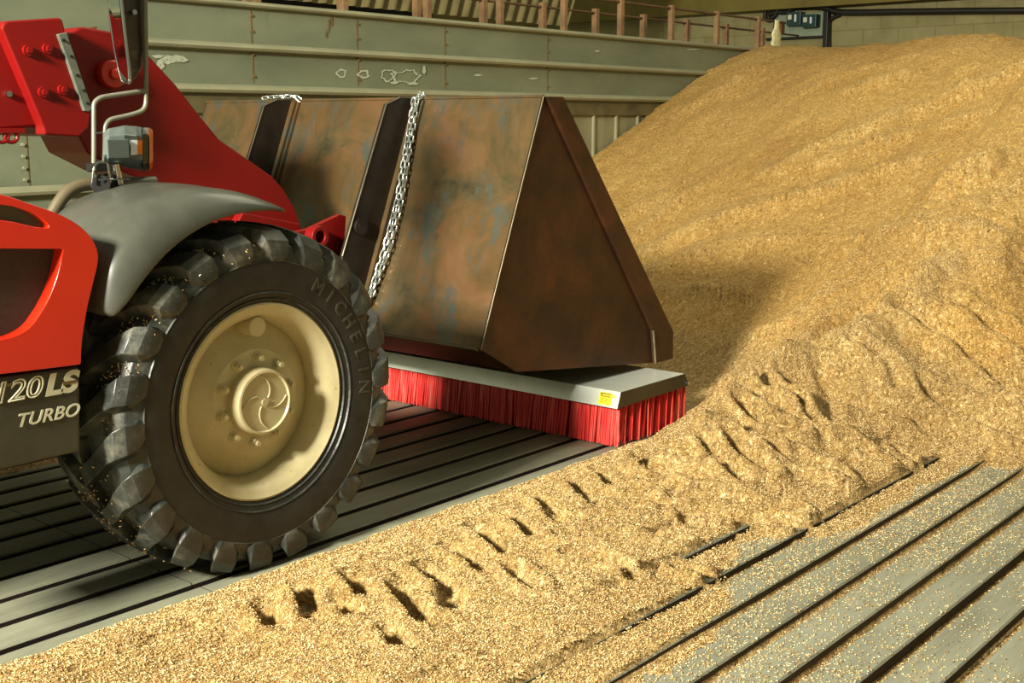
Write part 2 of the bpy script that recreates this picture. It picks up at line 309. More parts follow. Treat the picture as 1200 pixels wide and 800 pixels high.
def H(x, y, full=False):
    edge = 3.355+.018*fbm(x*4, y*0+3, 3, 5)+.012*fbm(x*17, y*0+1, 2, 9)+.05*sst(5.0, 5.5, x)
    de = edge-y
    sd = bare_sd(x, y)
    nz = fbm(x*3.2, y*3.2, 4, 11); nf = fbm(x*14, y*14, 3, 21)
    b = sst(-.24, .30, sd+.12*nz)
    lay = .050+.014*nz+.012*fbm(x*1.5, y*1.5, 2, 31)
    lay = lay+.034*np.exp(-((de-.36)/.26)**2)*(1-.3*fbm(x*2, y*2, 2, 4))+.016*fbm(x*7, y*7, 3, 14)*sst(4.4, 3.4, x+y*.2)
    # fresh low mounds between the tracks and the heap foot
    mz = sst(3.9, 5.1, x)*sst(1.95, 2.5, y)
    lay = lay+mz*(.045+.20*np.maximum(fbm(x*1.7+3, y*2.6, 3, 41), 0)+.02*fbm(x*2.2+y*2, y*7-x*2, 2, 43))
    lay = lay*(1-.82*np.exp(-((x-1.98)/.42)**2-((y-2.93)/.22)**2))
    lay = lay*(.25*sst(0, .04, de)+.75*sst(0, .34, de))
    lay = lay-.03*sst(1.9, 1.0, x)*sst(.9, .2, de)*(.4+.9*(fbm(x*2.4, y*6, 2, 77) > .12))
    th = lay*(1-b)+.007*nf*(1-.5*b)*sst(0, .1, de)-.007*b+.010*nf*b*sst(.9, .1, b)
    for A, B in PRINTS:
        A2 = (A[0]+.05, A[1]+.02)
        d, t_, s_ = segd(x, y, A, B); w_ = .038; th = th-.056*(1-.35*t_)*np.exp(-(d/w_)**6)+.030*np.exp(-((d-w_*1.5)/.026)**2)*(s_ < 0)*np.exp(-((t_-.5)/.5)**6)
    for g in GROOVES:
        for A, B in zip(g[:-1], g[1:]):
            d, t_, s_ = segd(x, y, A, B); th = th-.034*np.exp(-(d/.028)**2)*(1-.8*b)+.020*np.exp(-((d-.062)/.03)**2)*(1-b)
    for px_, py_, rx_, ry_ in PATCH:
        th = th-.020*np.exp(-(((x-px_)/rx_)**2+((y-py_)/ry_)**2))*(1+2*nf)
    # heap
    t = x-xt(y); r = .43*t+.07*fbm(x*.8, y*1.1, 3, 51)*sst(0, 1.5, t)
    fo = .055-.03*sst(2.6, 2.0, y); heap = fo*np.logaddexp(0, r/fo)
    cr = 2.42+.24*np.exp(-((y-.38*(x)+0.2)/1.2)**2)*0+.10*fbm(x*.5, y*.6, 3, 61)+.05*sst(4, 9, y)+.14*sst(6.5, 8.5, y)+.10*np.exp(-(((y-.40*x)/.9)**2))-.12*sst(.36, .30, y/np.maximum(x, 1))
    cr = cr+.012*(x-12)
    k = .22; heap = -k*np.log(np.exp(-np.clip(heap, -5, 12)/k)+np.exp(-cr/k))
    hz = sst(.1, 1.2, t)
    heap = heap+hz*(.035*fbm(x*.9+y*.2, y*3.0, 4, 71)+.022*fbm(x*2.2, y*5.5, 3, 72))
    husk = sst(.55, .05, hz+.25*fbm(x*.9, y*.9, 4, 301)+.30*sst(3.6, 5.0, y)-.30*sst(2.8, 1.4, y)*sst(9.5, 7, x))
    for L_, top_, wl, wr, hs_ in RIDGES:                       # crest lines: gentle on the +y side, steeper on the other
        dm = np.full(x.shape, 9.0); sg = np.zeros(x.shape)
        for A, B in zip(L_[:-1], L_[1:]):
            d, tt, s_ = segd(x, y, A, B); m_ = d < dm; dm = np.where(m_, d, dm); sg = np.where(m_, s_, sg)
        wob = 1+.35*fbm(x*6, y*6, 2, 307)
        heap = heap+1.9*top_*wob*np.exp(-np.where(sg > 0, dm/wl, dm/wr)**1.4)
        husk = np.maximum(husk, hs_*np.exp(-np.where(sg > 0, dm/(wl*.9), dm/(wr*.8))**2.5)*(.75+.6*fbm(x*5, y*9, 3, 309)))
    for L_, dp, w_ in FURROWS:
        dm = np.full(x.shape, 9.0); sg = np.zeros(x.shape)
        for A, B in zip(L_[:-1], L_[1:]):
            d, tt, s_ = segd(x, y, A, B); m_ = d < dm; dm = np.where(m_, d, dm); sg = np.where(m_, s_, sg)
        heap = heap-1.25*dp*np.exp(-(dm/w_)**2)+dp*1.2*np.exp(-((dm-w_*2.2)/(w_*1.1))**2)
    heap = heap+.016*hz*nf+.02*hz*fbm(x*4, y*6, 3, 171)
    # mound pushed up in front of and beside the brush
    mb = .09*np.exp(-((x-5.75)/.33)**2-((y-3.3)/.28)**2)
    h = th+heap+mb*sst(3.6, 3.2, y)
    swept = (y > edge) & (x < 5.43)
    sl = np.zeros(x.shape)
    for s0 in SLOTS: sl = np.maximum(sl, (np.abs(y-s0) < GAP/2+.004).astype(float))
    vis = sst(-.25, .1, sd+.08*nz)
    h = h-sl*vis*.085*sst(.02, -.01, heap-.03)
    h = np.maximum(h, -.042)
    far = sst(5.15, 5.45, y)*sst(4.2, 3.4, x)*.07-.02
    h = np.where(swept, np.where(far > -.01, far+.01*nf, -.3), h)
    return (h, heap, b, sd, np.clip(husk, 0, 1)) if full else h
def hits(px):                                               # where the sight line of a pixel meets the grain surface
    D = np.array([ray(*p) for p in px]); D = D/np.linalg.norm(D, axis=1)[:, None]; t = np.arange(1.5, 17, .02)
    P = CAM[None, None]+D[:, None]*t[None, :, None]; z = H(P[..., 0], P[..., 1]); z = np.maximum(z, 0)
    k = (P[..., 2] < z).argmax(1); return [tuple(P[i, k[i], :2]) for i in range(len(px))]
r_ = [([(1083,340),(1070,363),(1050,383),(1020,408),(990,423),(950,440),(905,463),(885,482),(868,500),(845,515),(820,532)], .10, .34, .07, 1.0),
      ([(914,201),(975,175),(1040,147)], .045, .28, .09, .75), ([(979,192),(1060,165),(1128,145)], .04, .22, .08, .6), ([(754,307),(819,273),(930,238),(1053,201)], .05, .26, .07, .7),
      ([(745,286),(780,250),(823,221)], .04, .2, .09, .5), ([(1009,286),(1045,276),(1079,276),(1152,286)], .04, .2, .08, .6), ([(840,112),(888,84)], .05, .2, .1, .5), ([(957,104),(1009,86)], .04, .2, .1, .6),
      ([(1018,101),(1057,93)], .04, .18, .1, .6), ([(1135,112),(1196,86)], .05, .25, .1, .6), ([(1083,134),(1118,119)], .03, .15, .1, .6), ([(1131,208),(1178,197)], .05, .2, .1, .5), ([(728,260),(788,229)], .04, .2, .1, .5),
      ([(767,344),(810,344),(858,352)], .03, .15, .07, .5), ([(760,325),(830,300),(900,290)], .04, .25, .1, .5), ([(1140,250),(1198,225)], .04, .2, .1, .5), ([(890,395),(960,360)], .03, .2, .1, .3), ([(840,470),(870,462),(895,455)], .05, .10, .06, .6)]
f_ = [([(1058,398),(1092,410),(1154,433),(1200,467)], .045, .045), ([(1121,379),(1171,398),(1210,420)], .04, .04), ([(1087,469),(1146,490),(1200,512)], .035, .04), ([(885,479),(900,496),(929,502)], .05, .035), ([(867,512),(887,525),(933,527)], .04, .03), ([(929,502),(967,517)], .03, .03),
      ([(992,525),(1033,546)], .03, .03), ([(1050,533),(1067,542)], .025, .025), ([(858,550),(900,567)], .03, .028), ([(933,550),(987,571)], .03, .028), ([(879,546),(930,556),(975,567)], .03, .028), ([(775,567),(825,577)], .028, .026), ([(825,554),(867,573)], .03, .028),
      ([(746,550),(800,560),(830,566)], .028, .026), ([(729,579),(792,585)], .025, .024), ([(654,598),(700,597),(750,600)], .025, .024), ([(658,631),(720,629),(796,637)], .025, .024), ([(667,654),(700,656),(737,669)], .025, .024), ([(790,592),(860,592),(935,604)], .025, .024), ([(800,612),(870,614),(950,622)], .02, .022),
      ([(1005,500),(1060,505),(1110,520)], .02, .03), ([(960,470),(990,490),(1050,495)], .02, .03), ([(1000,430),(1040,440),(1055,470)], .02, .03), ([(790,672),(830,680)], .03, .02), ([(600,668),(625,690)], .02, .025)]
R2 = [(hits(p), a_, b_, c_, d_) for p, a_, b_, c_, d_ in r_]; F2_ = [(hits(p), a_, b_) for p, a_, b_ in f_]; P2 = [tuple(hits(p)) for p in PRINT_PX]
RIDGES += R2; FURROWS += F2_; PRINTS += P2
def axis(parts):
    out = []
    for a, b, s in parts: out += list(np.arange(a, b, s))
    return np.array(out+[parts[-1][1]])
X = axis([(-.4, 1.2, .05), (1.2, 6.2, .0145), (6.2, 9.0, .025), (9.0, 14.5, .045), (14.5, 19.9, .1)])
Y = axis([(-4.5, .6, .06), (.6, 3.6, .0145), (3.6, 5, .035), (5, 7.97, .05)])
gx, gy = np.meshgrid(X, Y, indexing='ij'); hh, heapv, bb, _, huskv = H(gx, gy, True)
nx, ny = gx.shape; idx = np.arange(nx*ny).reshape(nx, ny)
quad = np.stack([idx[:-1, :-1], idx[1:, :-1], idx[1:, 1:], idx[:-1, 1:]], -1).reshape(-1, 4)
hq = hh.ravel()[quad]; keep = hq.min(1) > -.05; cx = gx.ravel()[quad].mean(1); cy = gy.ravel()[quad].mean(1); hv = heapv.ravel()[quad].mean(1)
isheap = (hv > .05)
def grid_obj(name, sel, mat):
    q = quad[sel]; u, inv = np.unique(q, return_inverse=True); inv = inv.reshape(-1, 4)
    co = np.stack([gx.ravel()[u], gy.ravel()[u], hh.ravel()[u]], -1)
    me = bpy.data.meshes.new(name); me.vertices.add(len(u)); me.vertices.foreach_set('co', co.ravel().astype(np.float32))
    me.loops.add(inv.size); me.loops.foreach_set('vertex_index', inv.ravel().astype(np.int32))
    me.polygons.add(len(inv)); me.polygons.foreach_set('loop_start', (np.arange(len(inv))*4).astype(np.int32))
    me.polygons.foreach_set('use_smooth', np.ones(len(inv), bool)); me.update(); me.validate(); me.materials.append(M[mat])
    at = me.attributes.new('husk', 'FLOAT', 'POINT'); at.data.foreach_set('value', huskv.ravel()[u].astype(np.float32))
    o = bpy.data.objects.new(name, me); COL.objects.link(o); return o
tag(grid_obj('grain_heap', keep & isheap, 'heap'), 'huge golden heap of harvested grain sloping up against the steel and block walls', 'grain', kind='stuff')
tag(grid_obj('spilled_grain', keep & ~isheap & (cy < 4.2), 'spill'), 'thin trampled layer of pale grain with tyre prints over the slatted floor', 'grain', kind='stuff')
tag(grid_obj('grain_residue', keep & ~isheap & (cy >= 4.2), 'spill'), 'brown strip of leftover grain on the floor beneath the red loader', 'grain', kind='stuff')
# single kernels lying on top
def kernels(N, name, label):
    x = rng.uniform(1.0, 7.6, N); y = rng.uniform(-.6, 3.5, N)
    P = np.stack([x, y, np.zeros(N)], -1)-CAM; z = P@FW; u = 600+FPX*(P@RT)/z; v = 400-FPX*(P@UP)/z
    ok = (z > .5) & (u > -90) & (u < 1290) & (v < 860); x, y = x[ok], y[ok]
    h, hp, b, sd, _ = H(x, y, True); clump = fbm(x*5, y*5, 3, 99)
    on = h > -.001
    dens = np.where(on, 1.0, np.clip(.62-.52*sst(.05, 1.1, sd)+.35*clump, .03, 1))
    dens = np.where((hp > .05), .35, dens); k = (rng.uniform(0, 1, len(x)) < dens) & (h > -.2); x, y, h = x[k], y[k], h[k]
    sl = np.zeros(x.shape, bool)
    for s0 in SLOTS: sl |= np.abs(y-s0) < GAP/2
    zz = np.where(sl, h, np.maximum(h, 0))+.0012
    n = len(x); a = rng.uniform(0, 2*math.pi, n); ti = rng.normal(0, .35, n); ti = np.where(zz < .003, ti*.15, ti)
    L = rng.uniform(.0040, .0060, n); W = rng.uniform(.0016, .0023, n)
    d = np.stack([np.cos(a)*np.cos(ti), np.sin(a)*np.cos(ti), np.sin(ti)], -1); s = np.stack([-np.sin(a), np.cos(a), 0*a], -1); nrm = np.cross(d, s)
    c = np.stack([x, y, zz+.0008], -1)
    V = np.stack([c-d*L[:, None], c+d*L[:, None], c+s*W[:, None], c-s*W[:, None], c+nrm*(W*.8)[:, None], c-nrm*(W*.8)[:, None]], 1).reshape(-1, 3)
    F = np.array([(0,2,4),(2,1,4),(1,3,4),(3,0,4),(2,0,5),(1,2,5),(3,1,5),(0,3,5)]); F = (F[None]+(np.arange(n)*6)[:, None, None]).reshape(-1, 3)
    me = bpy.data.meshes.new(name); me.vertices.add(len(V)); me.vertices.foreach_set('co', V.ravel().astype(np.float32))
    me.loops.add(F.size); me.loops.foreach_set('vertex_index', F.ravel().astype(np.int32)); me.polygons.add(len(F)); me.polygons.foreach_set('loop_start', (np.arange(len(F))*3).astype(np.int32))
    me.update(); me.materials.append(M['kernel']); me.polygons.foreach_set('use_smooth', np.ones(len(F), bool)); o = bpy.data.objects.new(name, me); COL.objects.link(o); tag(o, label, 'grain', kind='stuff')
kernels(420000, 'loose_kernels', 'single pale kernels scattered over the bare planks and spilled grain in front')

# ------------------------------------------------------------------ steel side wall (left, y = 8) with ledges
WY = 8.0; w = MB()
w.box((-1, WY, -.1), (8.6, WY+.06, 1.78), 0); w.box((8.6, WY, -.1), (20, WY+.06, 1.78), 1); w.box((-1, WY-.02, 1.78), (20, WY+.06, 2.49), 0)
# upper tier: two plain bands between ledges; each band is set back slightly and leans
def ledge(z, d=.075, h=.05):                                 # rolled ledge
    pr = [(WY-.02, z-h), (WY-.02-d*.8, z-h*.8), (WY-.02-d, z-h*.3), (WY-.02-d*.9, z+h*.2), (WY-.02, z+h*.7)]
    w.loft([[(x, y, q) for y, q in pr] for x in (-1, 20)], True, True, 2)
ledge(1.85, .07, .042); ledge(2.175, .065, .038); ledge(2.505, .055, .03); ledge(1.13, .05, .04)
w.box((-1, WY-.035, 1.66), (20, WY, 1.79), 4)
for x in np.arange(3.4, 9.5, .42): w.tube([(x+5.3, WY-.008, 0), (x+5.3, WY-.008, 1.68)], .022, 8, 1)   # vertical corrugation of the lower tier
for x in (4.25,): 
    for z in (1.2, 1.28, 1.36, 1.44, 1.52): w.tube([(x, WY-.02, z), (x, WY, z)], .012, 8, 2)
    w.box((x+.03, WY-.005, 1.15), (x+.036, WY, 1.7), 3)
for x in (3.9, 6.22, 9.98, 7.35, 8.45): 
    w.box((x-.006, WY-.024, 1.9), (x+.006, WY, 2.46), 3)
    for z in (1.95, 2.3, 2.42, 2.12): w.tube([(x, WY-.035, z), (x, WY, z)], .012, 8, 3)
M['olive_strip'] = plain('olive brown strip', hexc(92, 84, 52), .7, var=.25)
wl = w.build('wall_left', ['wallsteel', 'lowerwall', 'ledge', 'stain', 'olive_strip'], smooth=40); wl['kind'] = 'structure'
def blotch(pxs, name='lime_mark'):
    b = MB(); Wq = WY-.023
    for cx, cy, rx, ry, ring in pxs:
        n = 40; out = []; inn = []; Wq -= .0015
        for i in range(n):
            a = 2*math.pi*i/n; k = 1+.10*math.sin(3*a+cx)+.08*math.sin(5*a+cy)+random.uniform(-.12, .12)
            p = GY(cx+rx*k*math.cos(a), cy+ry*k*math.sin(a), Wq); out.append(p)
            k2 = k*(1-min(ring, .97)); inn.append(GY(cx+rx*k2*math.cos(a), cy+ry*k2*math.sin(a), Wq))
        b.add(out+inn, [(i, (i+1) % n, n+(i+1) % n, n+i) for i in range(n)])
    o = b.build(name, 'chalk', wl); return o
blotch([(400,86,6,5.5,.35),(426,87,7,5,.4),(455,88,9,7,.22),(476,90,17,8,.18),(462,97,5,1.5,1),(484,98,6,1.6,1),(497,82,2,5,1)])
blotch([(196,70,11,5,.9),(208,68,9,3.2,.9),(188,76,5,6,.9),(214,70,6,3,.8),(185,66,6,2,1)])
blotch([(560,88,5,1.2,1),(625,92,6,1,1),(700,60,3,1.2,1),(812,58,8,1,1)])
blotch([(386,30,1,8,1),(389,25,1.4,6,1),(383,40,.8,5,1)]).data.materials[0] = M['stain']
# walkway railings above the wall
def post(name, x, y, z0, z1, r, label, grp):
    o = MB().box((x-r, y-r, z0), (x+r, y+r, z1)).build(name, 'post', loc=(x, y, z0), bevel=.004); return tag(o, label, 'post', grp)
g1 = 'posts of the near walkway railing'; g2 = 'posts of the far walkway railing'
rl = empty('walkway_railing', (10.4, 8.06, 2.53), 'near rusty brown walkway railing standing on top of the steel wall', 'railing')
for k in range(9):
    x = 6.25+1.026*k; MB().box((x-.03, 8.03, 2.53), (x+.03, 8.09, 2.93 if k != 4 else 3.1)).build('post', 'post', rl, bevel=.004)
MB().tube([(5.4, 8.06, 2.895), (15.2, 8.06, 2.895)], .014, 8).build('handrail', 'rail', rl, smooth=60)
rl = empty('walkway_railing', (11, 9.0, 2.4), 'far low railing behind the walkway, seen between the posts of the near one', 'railing')
for k in range(11):
    x = 6.06+1.022*k; MB().box((x-.035, 8.97, 2.5), (x+.035, 9.04, 2.93)).build('post', 'post', rl, bevel=.004)
MB().tube([(5.6, 9.0, 2.88), (17.4, 9.0, 2.88)], .014, 8).build('handrail', 'rail', rl, smooth=60)
o = MB().box((-1, 8.06, 2.42), (19.9, 9.3, 2.50)).build('trim_1', 'stain'); o['kind'] = 'structure'
# block end wall and side cladding
o = MB().box((20, -8, -.1), (20.2, 20, 3.52)).build('wall_back', 'block'); o['kind'] = 'structure'
o = MB().box((19.7, -8, 3.52), (20.2, 20, 4.6)).build('trim_2', 'beam'); o['kind'] = 'structure'
o = MB().box((-1, 13.0, -.1), (13.5, 13.2, 5.0)).build('wall_far', 'void'); o['kind'] = 'structure'  # painted near-black in place of the darkness behind the railings
c = MB(); n = 420; xs = [-1+(14.2+1)*i/n for i in range(n+1)]
rings = []
for x in xs:
    d = .05*math.sin(x*2*math.pi/.22); rings.append([(x, 11.0+d, 2.93+.0*x), (x, 10.4+d*1.0, 4.6)])
c.loft(rings, False, False); o = c.build('wall_cladding', 'corr', smooth=80); o['kind'] = 'structure'; o.name = 'trim_3'

# switchgear on the block wall
XW = 19.99
def wallbox(name, px0, py0, px1, py1, d, mat, label, cat, XW=XW, grp=None):
    a = GX(px0, py1, XW); b = GX(px1, py0, XW)
    e = empty(name, (XW, (a.y+b.y)/2, a.z), label, cat, grp)
    MB().box((XW-d, b.y, a.z), (XW, a.y, b.z)).build('casing', mat, e, bevel=.008); return e, a, b
e, a, b = wallbox('mounting_board', 906, 14, 966, 46, .05, 'palegreen', 'pale grey green board on the block wall carrying the switch boxes', 'board')
MB().box((XW-.09, b.y-.1, a.z-.02), (XW-.0, a.y+.1, a.z+.02)).build('bottom_rail', 'dark_steel', e)
for (p0, q0, p1, q1, lb) in ((927, 14, 944, 31, 'taller dark teal switch box, left one of the pair on the wall board'), (945, 17, 962, 33, 'lower dark teal switch box, right one of the pair on the wall board')):
    e, a, b = wallbox('switch_box', p0, q0, p1, q1, .18, 'teal', lb, 'switch box', 19.935)
    XW2 = 19.935
    XW = XW2; MB().box((XW-.185, b.y+.02, a.z+.03), (XW-.18, a.y-.02, b.z-.03)).build('cover', 'teal', e)
    MB().box((XW-.21, b.y+.07, a.z+.06), (XW-.185, b.y+.10, b.z-.05)).build('handle', 'white_lens', e)
    MB().box((XW-.19, a.y-.10, b.z-.13), (XW-.185, a.y-.03, b.z-.05)).build('label_plate', 'decal', e)
e, a, b = wallbox('junction_box', 909, 25, 920, 40, .12, 'brownbox', 'small rusty brown junction box left of the teal switch boxes', 'junction box', 19.935)
e, a, b = wallbox('cable_trunking', 963, 14, 969, 250, .12, 'black', 'upright black cable trunking at the right end of the board', 'trunking', 19.935)
def cable(name, pts, r, label, x=19.93): 
    o = MB().tube(smoothpath([GX(px, py, x) for px, py in pts]), r, 8).build(name, 'cable', smooth=60); return tag(o, label, 'cable')
cable('power_cable', [(1230,12),(1150,12.5),(1060,13.5),(1000,14.5),(978,13),(962,8),(940,8),(915,9),(903,12)], .05, 'thick black power cable running along the block wall above the heap', 19.9)
cable('drop_cable', [(985,17),(975,22),(972,32),(972,120),(972,260)], .035, 'black cable dropping from the long wall cable beside the trunking', 19.955)
cable('looped_cable', [(912,0),(900,8),(896,20),(901,23),(908,18),(914,8),(924,4),(930,8),(922,14),(908,14),(900,18)], .035, 'loose loops of black cable hanging above the brown junction box', 19.85)
p = GY(909, 50, 8.02); b = MB(); b.loft([[(p.x+r*math.cos(a+.4), 8.02+.02*math.sin(a)-.01, 2.905-z+.008*math.sin(3*a)) for a in [2*math.pi*k/10 for k in range(10)]] for z, r in ((.36, .10), (.30, .13), (.24, .10), (.18, .12), (.10, .05), (0, .04))])
tag(b.build('rag', 'cloth', smooth=60), 'pale rag hanging on the railing end below the switch boxes', 'rag')

# ------------------------------------------------------------------ telehandler
TH = empty('telehandler', (2.0, 4.5, 0), 'red telehandler with cream wheel rim, raised boom and dark side panel', 'telehandler')
WC = Vector((2.648, 3.61, .613)); R = .635
# tyre: carcass + lugs
ty = MB()
prof = [(.335, -.17), (.36, -.205), (.42, -.228), (.48, -.233), (.53, -.226), (.565, -.21), (.585, -.17), (.59, -.08), (.592, 0), (.59, .08), (.585, .17), (.565, .21), (.53, .226), (.48, .233), (.42, .228), (.36, .205), (.335, .17)]
sidep = prof[:5]; 
ty.lathe(prof, WC, 112, 0)
for rr in (.372, .395, .505): ty.lathe([(rr-.004, -.205-(rr-.36)*.42), (rr, -.215-(rr-.36)*.42), (rr+.004, -.205-(rr-.36)*.42)] if rr < .45 else [(rr-.004, -.229), (rr, -.237), (rr+.004, -.227)], WC, 96, 0)
NL = 22
def lugpath():
    #  (lateral w, outer r, base r, angular offset)
    return [(-.012, R, .585, 0.0, .034), (.05, R, .585, .055, .033), (.11, R-.003, .585, .115, .034), (.165, R-.010, .58, .18, .038), (.212, R-.022, .568, .225, .046), (.240, R-.055, .54, .25, .052), (.246, R-.092, .515, .262, .046), (.237, R-.128, .495, .270, .030)]
for side in (-1, 1):
    for i in range(NL):
        a0 = 2*math.pi*(i+(.5 if side > 0 else 0))/NL; rings = []
        for k, (wq, ro, rb, da, hw) in enumerate(lugpath()):
            a = a0+da*-1; wb = min(abs(wq), .222)*np.sign(wq) if k > 3 else wq
            hb = hw*1.35; ht = hw*.98
            def P(r, ang, ww): return (WC.x+r*math.cos(ang), WC.y+side*ww, WC.z+r*math.sin(ang))
            rings.append([P(rb, a-hb/ .6, wb), P(ro, a-ht/.6, wq), P(ro, a+ht/.6, wq), P(rb, a+hb/.6, wb)])
        ty.loft(rings, True, True, 0)
ty.v = [(x, y, max(z, .004)) for x, y, z in ty.v]
tyre_mats = ['rubber']
# rim
rim = MB()
rim.lathe([(.335, .17), (.30, .14), (.285, .0), (.288, -.10), (.300, -.165), (.318, -.195), (.336, -.205), (.350, -.213), (.357, -.209), (.358, -.198), (.345, -.188), (.335, -.17)], WC, 96)
wheel = rim.build('wheel', 'cream', TH, smooth=45)
t_ = ty.build('tyre', 'rubber', wheel, smooth=24, bevel=.002, seg=1)
sw = MB(); sw.lathe([(.352, -.203), (.38, -.2165), (.42, -.2305), (.48, -.2355), (.502, -.233)], WC, 112); sw.v = [(x, y, max(z, .004)) for x, y, z in sw.v]; sw.build('sidewall', 'rubber_side', wheel, smooth=60)
d = MB(); d.lathe([(.291, -.075), (.283, -.083), (.27, -.088), (.20, -.135), (.185, -.15), (.118, -.15), (.0, -.15)], WC, 96); d.build('wheel_disc', 'cream', wheel, smooth=40)
hb = MB(); hb.lathe([(.122, -.15), (.120, -.205), (.116, -.215), (.108, -.217), (.104, -.208), (0.001, -.208)], WC, 64); hub = hb.build('hub_cap', 'cream', wheel, smooth=35)
em = MB()
for k in range(4):
    a0 = k*math.pi/2+.6; em.tube([(WC.x+r*math.cos(a0+1.1*(r/.1)**1.3), WC.y-.209, WC.z+r*math.sin(a0+1.1*(r/.1)**1.3)) for r in np.linspace(.02, .098, 12)], .0032, 6)
em.tube([(WC.x, WC.y-.205, WC.z), (WC.x, WC.y-.214, WC.z)], .014, 12)
em.build('hub_emblem', 'cream', wheel, smooth=60)
nut = None
for k in range(10):
    a = 2*math.pi*(k+.35)/10; cx, cz = WC.x+.155*math.cos(a), WC.z+.155*math.sin(a)
    if nut is None:
        nb = MB(); nb.tube([(0, 0, 0), (0, -.006, 0)], .021, 16); nb.tube([(0, -.006, 0), (0, -.024, 0)], .0155, 6); nb.tube([(0, -.024, 0), (0, -.038, 0)], .009, 10)
        nut = nb.build('wheel_nut', 'cream', smooth=35); o = nut
    else: o = nut.copy(); COL.objects.link(o)
    o.parent = wheel; o.matrix_parent_inverse = wm(wheel).inverted(); o.location = (cx, WC.y-.148, cz)
vb = MB(); vb.tube([(WC.x+.0, WC.y-.03, WC.z+.27), (WC.x+.0, WC.y-.185, WC.z+.27)], .036, 20); vb.build('valve_boss', 'cream', wheel, smooth=40, bevel=.004)
# raised sidewall lettering
word = 'MICHELIN'
for i, ch in enumerate(word):
    a = math.radians(58-i*8.6); r = .437
    o = (WC.x+r*math.cos(a), WC.y-.2325, WC.z+r*math.sin(a))
    ex = (math.sin(a), 0, -math.cos(a)); ey = (math.cos(a), -.05, math.sin(a))
    text_mesh('tyre_lettering', ch, .072, 'rubber_text', wheel, basis(o, ex, ey), .0025, 0, 0, .001, align='CENTER')
wheel.scale = (1, .90, 1); wheel.location = (wheel.location.x, wheel.location.y*.90+(WC.y-.022)*.10-.022*.9, wheel.location.z)
# mudguard: curved shell from the rear skirt to the pointed front tip
def fpt(a, r, y): return (WC.x+r*math.cos(a), y, WC.z+r*math.sin(a))
fen = MB(); rings = []
tab = [ (147.5, .70, .745, 3.40), (146.5, .69, .762, 3.385), (141, .681, .805, 3.37), (135, .690, .85, 3.36), (125, .692, .862, 3.36), (117, .692, .84, 3.36), (108, .692, .815, 3.36), (100, .687, .785, 3.36), (92, .683, .755, 3.36), (84, .683, .718, 3.37), (77, .680, .690, 3.39)]
for ad, ri, ro, yn in tab:
    a = math.radians(ad); d = ro-ri
    sec = [(ri, yn+.012), (ri, yn), (ri+d*.35, yn+.004), (ri+d*.66, yn+.03), (ri+d*.88, yn+.085), (ri+d*.94, yn+.16), (ri+d*.95, 3.60), (ri+d*1.02, 3.615), (ri+d*1.02, 3.83), (ri+d*.85, 3.87), (ri+d*.78, 3.85), (ri+d*.84, 3.80), (ri+d*.80, 3.60), (ri+d*.72, yn+.12), (ri+d*.5, yn+.045), (ri+d*.25, yn+.018)]
    rings.append([fpt(a, r, y) for r, y in sec])
fen.loft(rings)
fo = fen.build('mudguard', 'fender', TH, smooth=50); ss = fo.modifiers.new('s', 'SUBSURF'); ss.levels = ss.render_levels = 2
# husks caught on the tyre shoulder: small kernels
hk = MB()
for i in range(900):
    a = math.radians(random.choice([random.gauss(152, 12), random.gauss(125, 14), random.gauss(100, 8), random.gauss(215, 16)])); ww = random.gauss(-.16, .035); r = .593+.004*random.random() if abs(ww) < .17 else .590-(abs(ww)-.17)*.45
    if a > math.radians(190): ww = random.gauss(-.03, .06); r = R+.002 if random.random() < .5 else .594
    c0 = Vector((WC.x+r*math.cos(a), WC.y+ww, WC.z+r*math.sin(a)))
    if c0.z < .02: continue
    d1 = Vector((random.uniform(-1, 1), random.uniform(-1, 1), random.uniform(-1, 1))).normalized(); d2 = d1.orthogonal().normalized(); d3 = d1.cross(d2); L, W_ = .0055, .0024
    hk.add([c0-d1*L, c0+d1*L, c0+d2*W_, c0-d2*W_, c0+d3*W_, c0-d3*W_], [(0,2,4),(2,1,4),(1,3,4),(3,0,4),(2,0,5),(1,2,5),(3,1,5),(0,3,5)])
tag(hk.build('tyre_kernels', 'kernel'), 'dry kernels and husks stuck on the shoulder of the big black tyre', 'grain', kind='stuff')
# straw sticking out of the rim
# bonnet side (bright orange red) with grille and smoked window
YB = 3.40
def bp(px, py, y=YB): p = GY(px, py, y); return (p.x, p.z)
outl = [bp(-260, 215), bp(-120, 214), bp(0, 226), bp(36, 239), bp(69, 250), bp(94, 264), bp(110, 281), bp(117, 301), bp(109, 333), bp(102, 362), bp(96, 399), bp(95, 427), bp(0, 439), bp(-260, 470)]
hd = MB(); n = len(outl)
r0 = [(x, YB+.0, z) for x, z in outl]
cx_ = sum(p[0] for p in outl)/n; cz_ = sum(p[1] for p in outl)/n
def inset(k, y, dx=0): return [(cx_+(x-cx_)*k+dx, y, cz_+(z-cz_)*k) for x, z in outl]
hole1 = [bp(-200, 290), bp(0, 291.5), bp(74, 291.5), bp(69, 319), bp(61, 342), bp(51, 362), bp(33, 388), bp(0, 400), bp(-200, 420)]
hole2 = [bp(-160, 232), bp(0, 239), bp(22, 243), bp(44, 252), bp(62, 268), bp(40, 266), bp(0, 256), bp(-160, 250)]
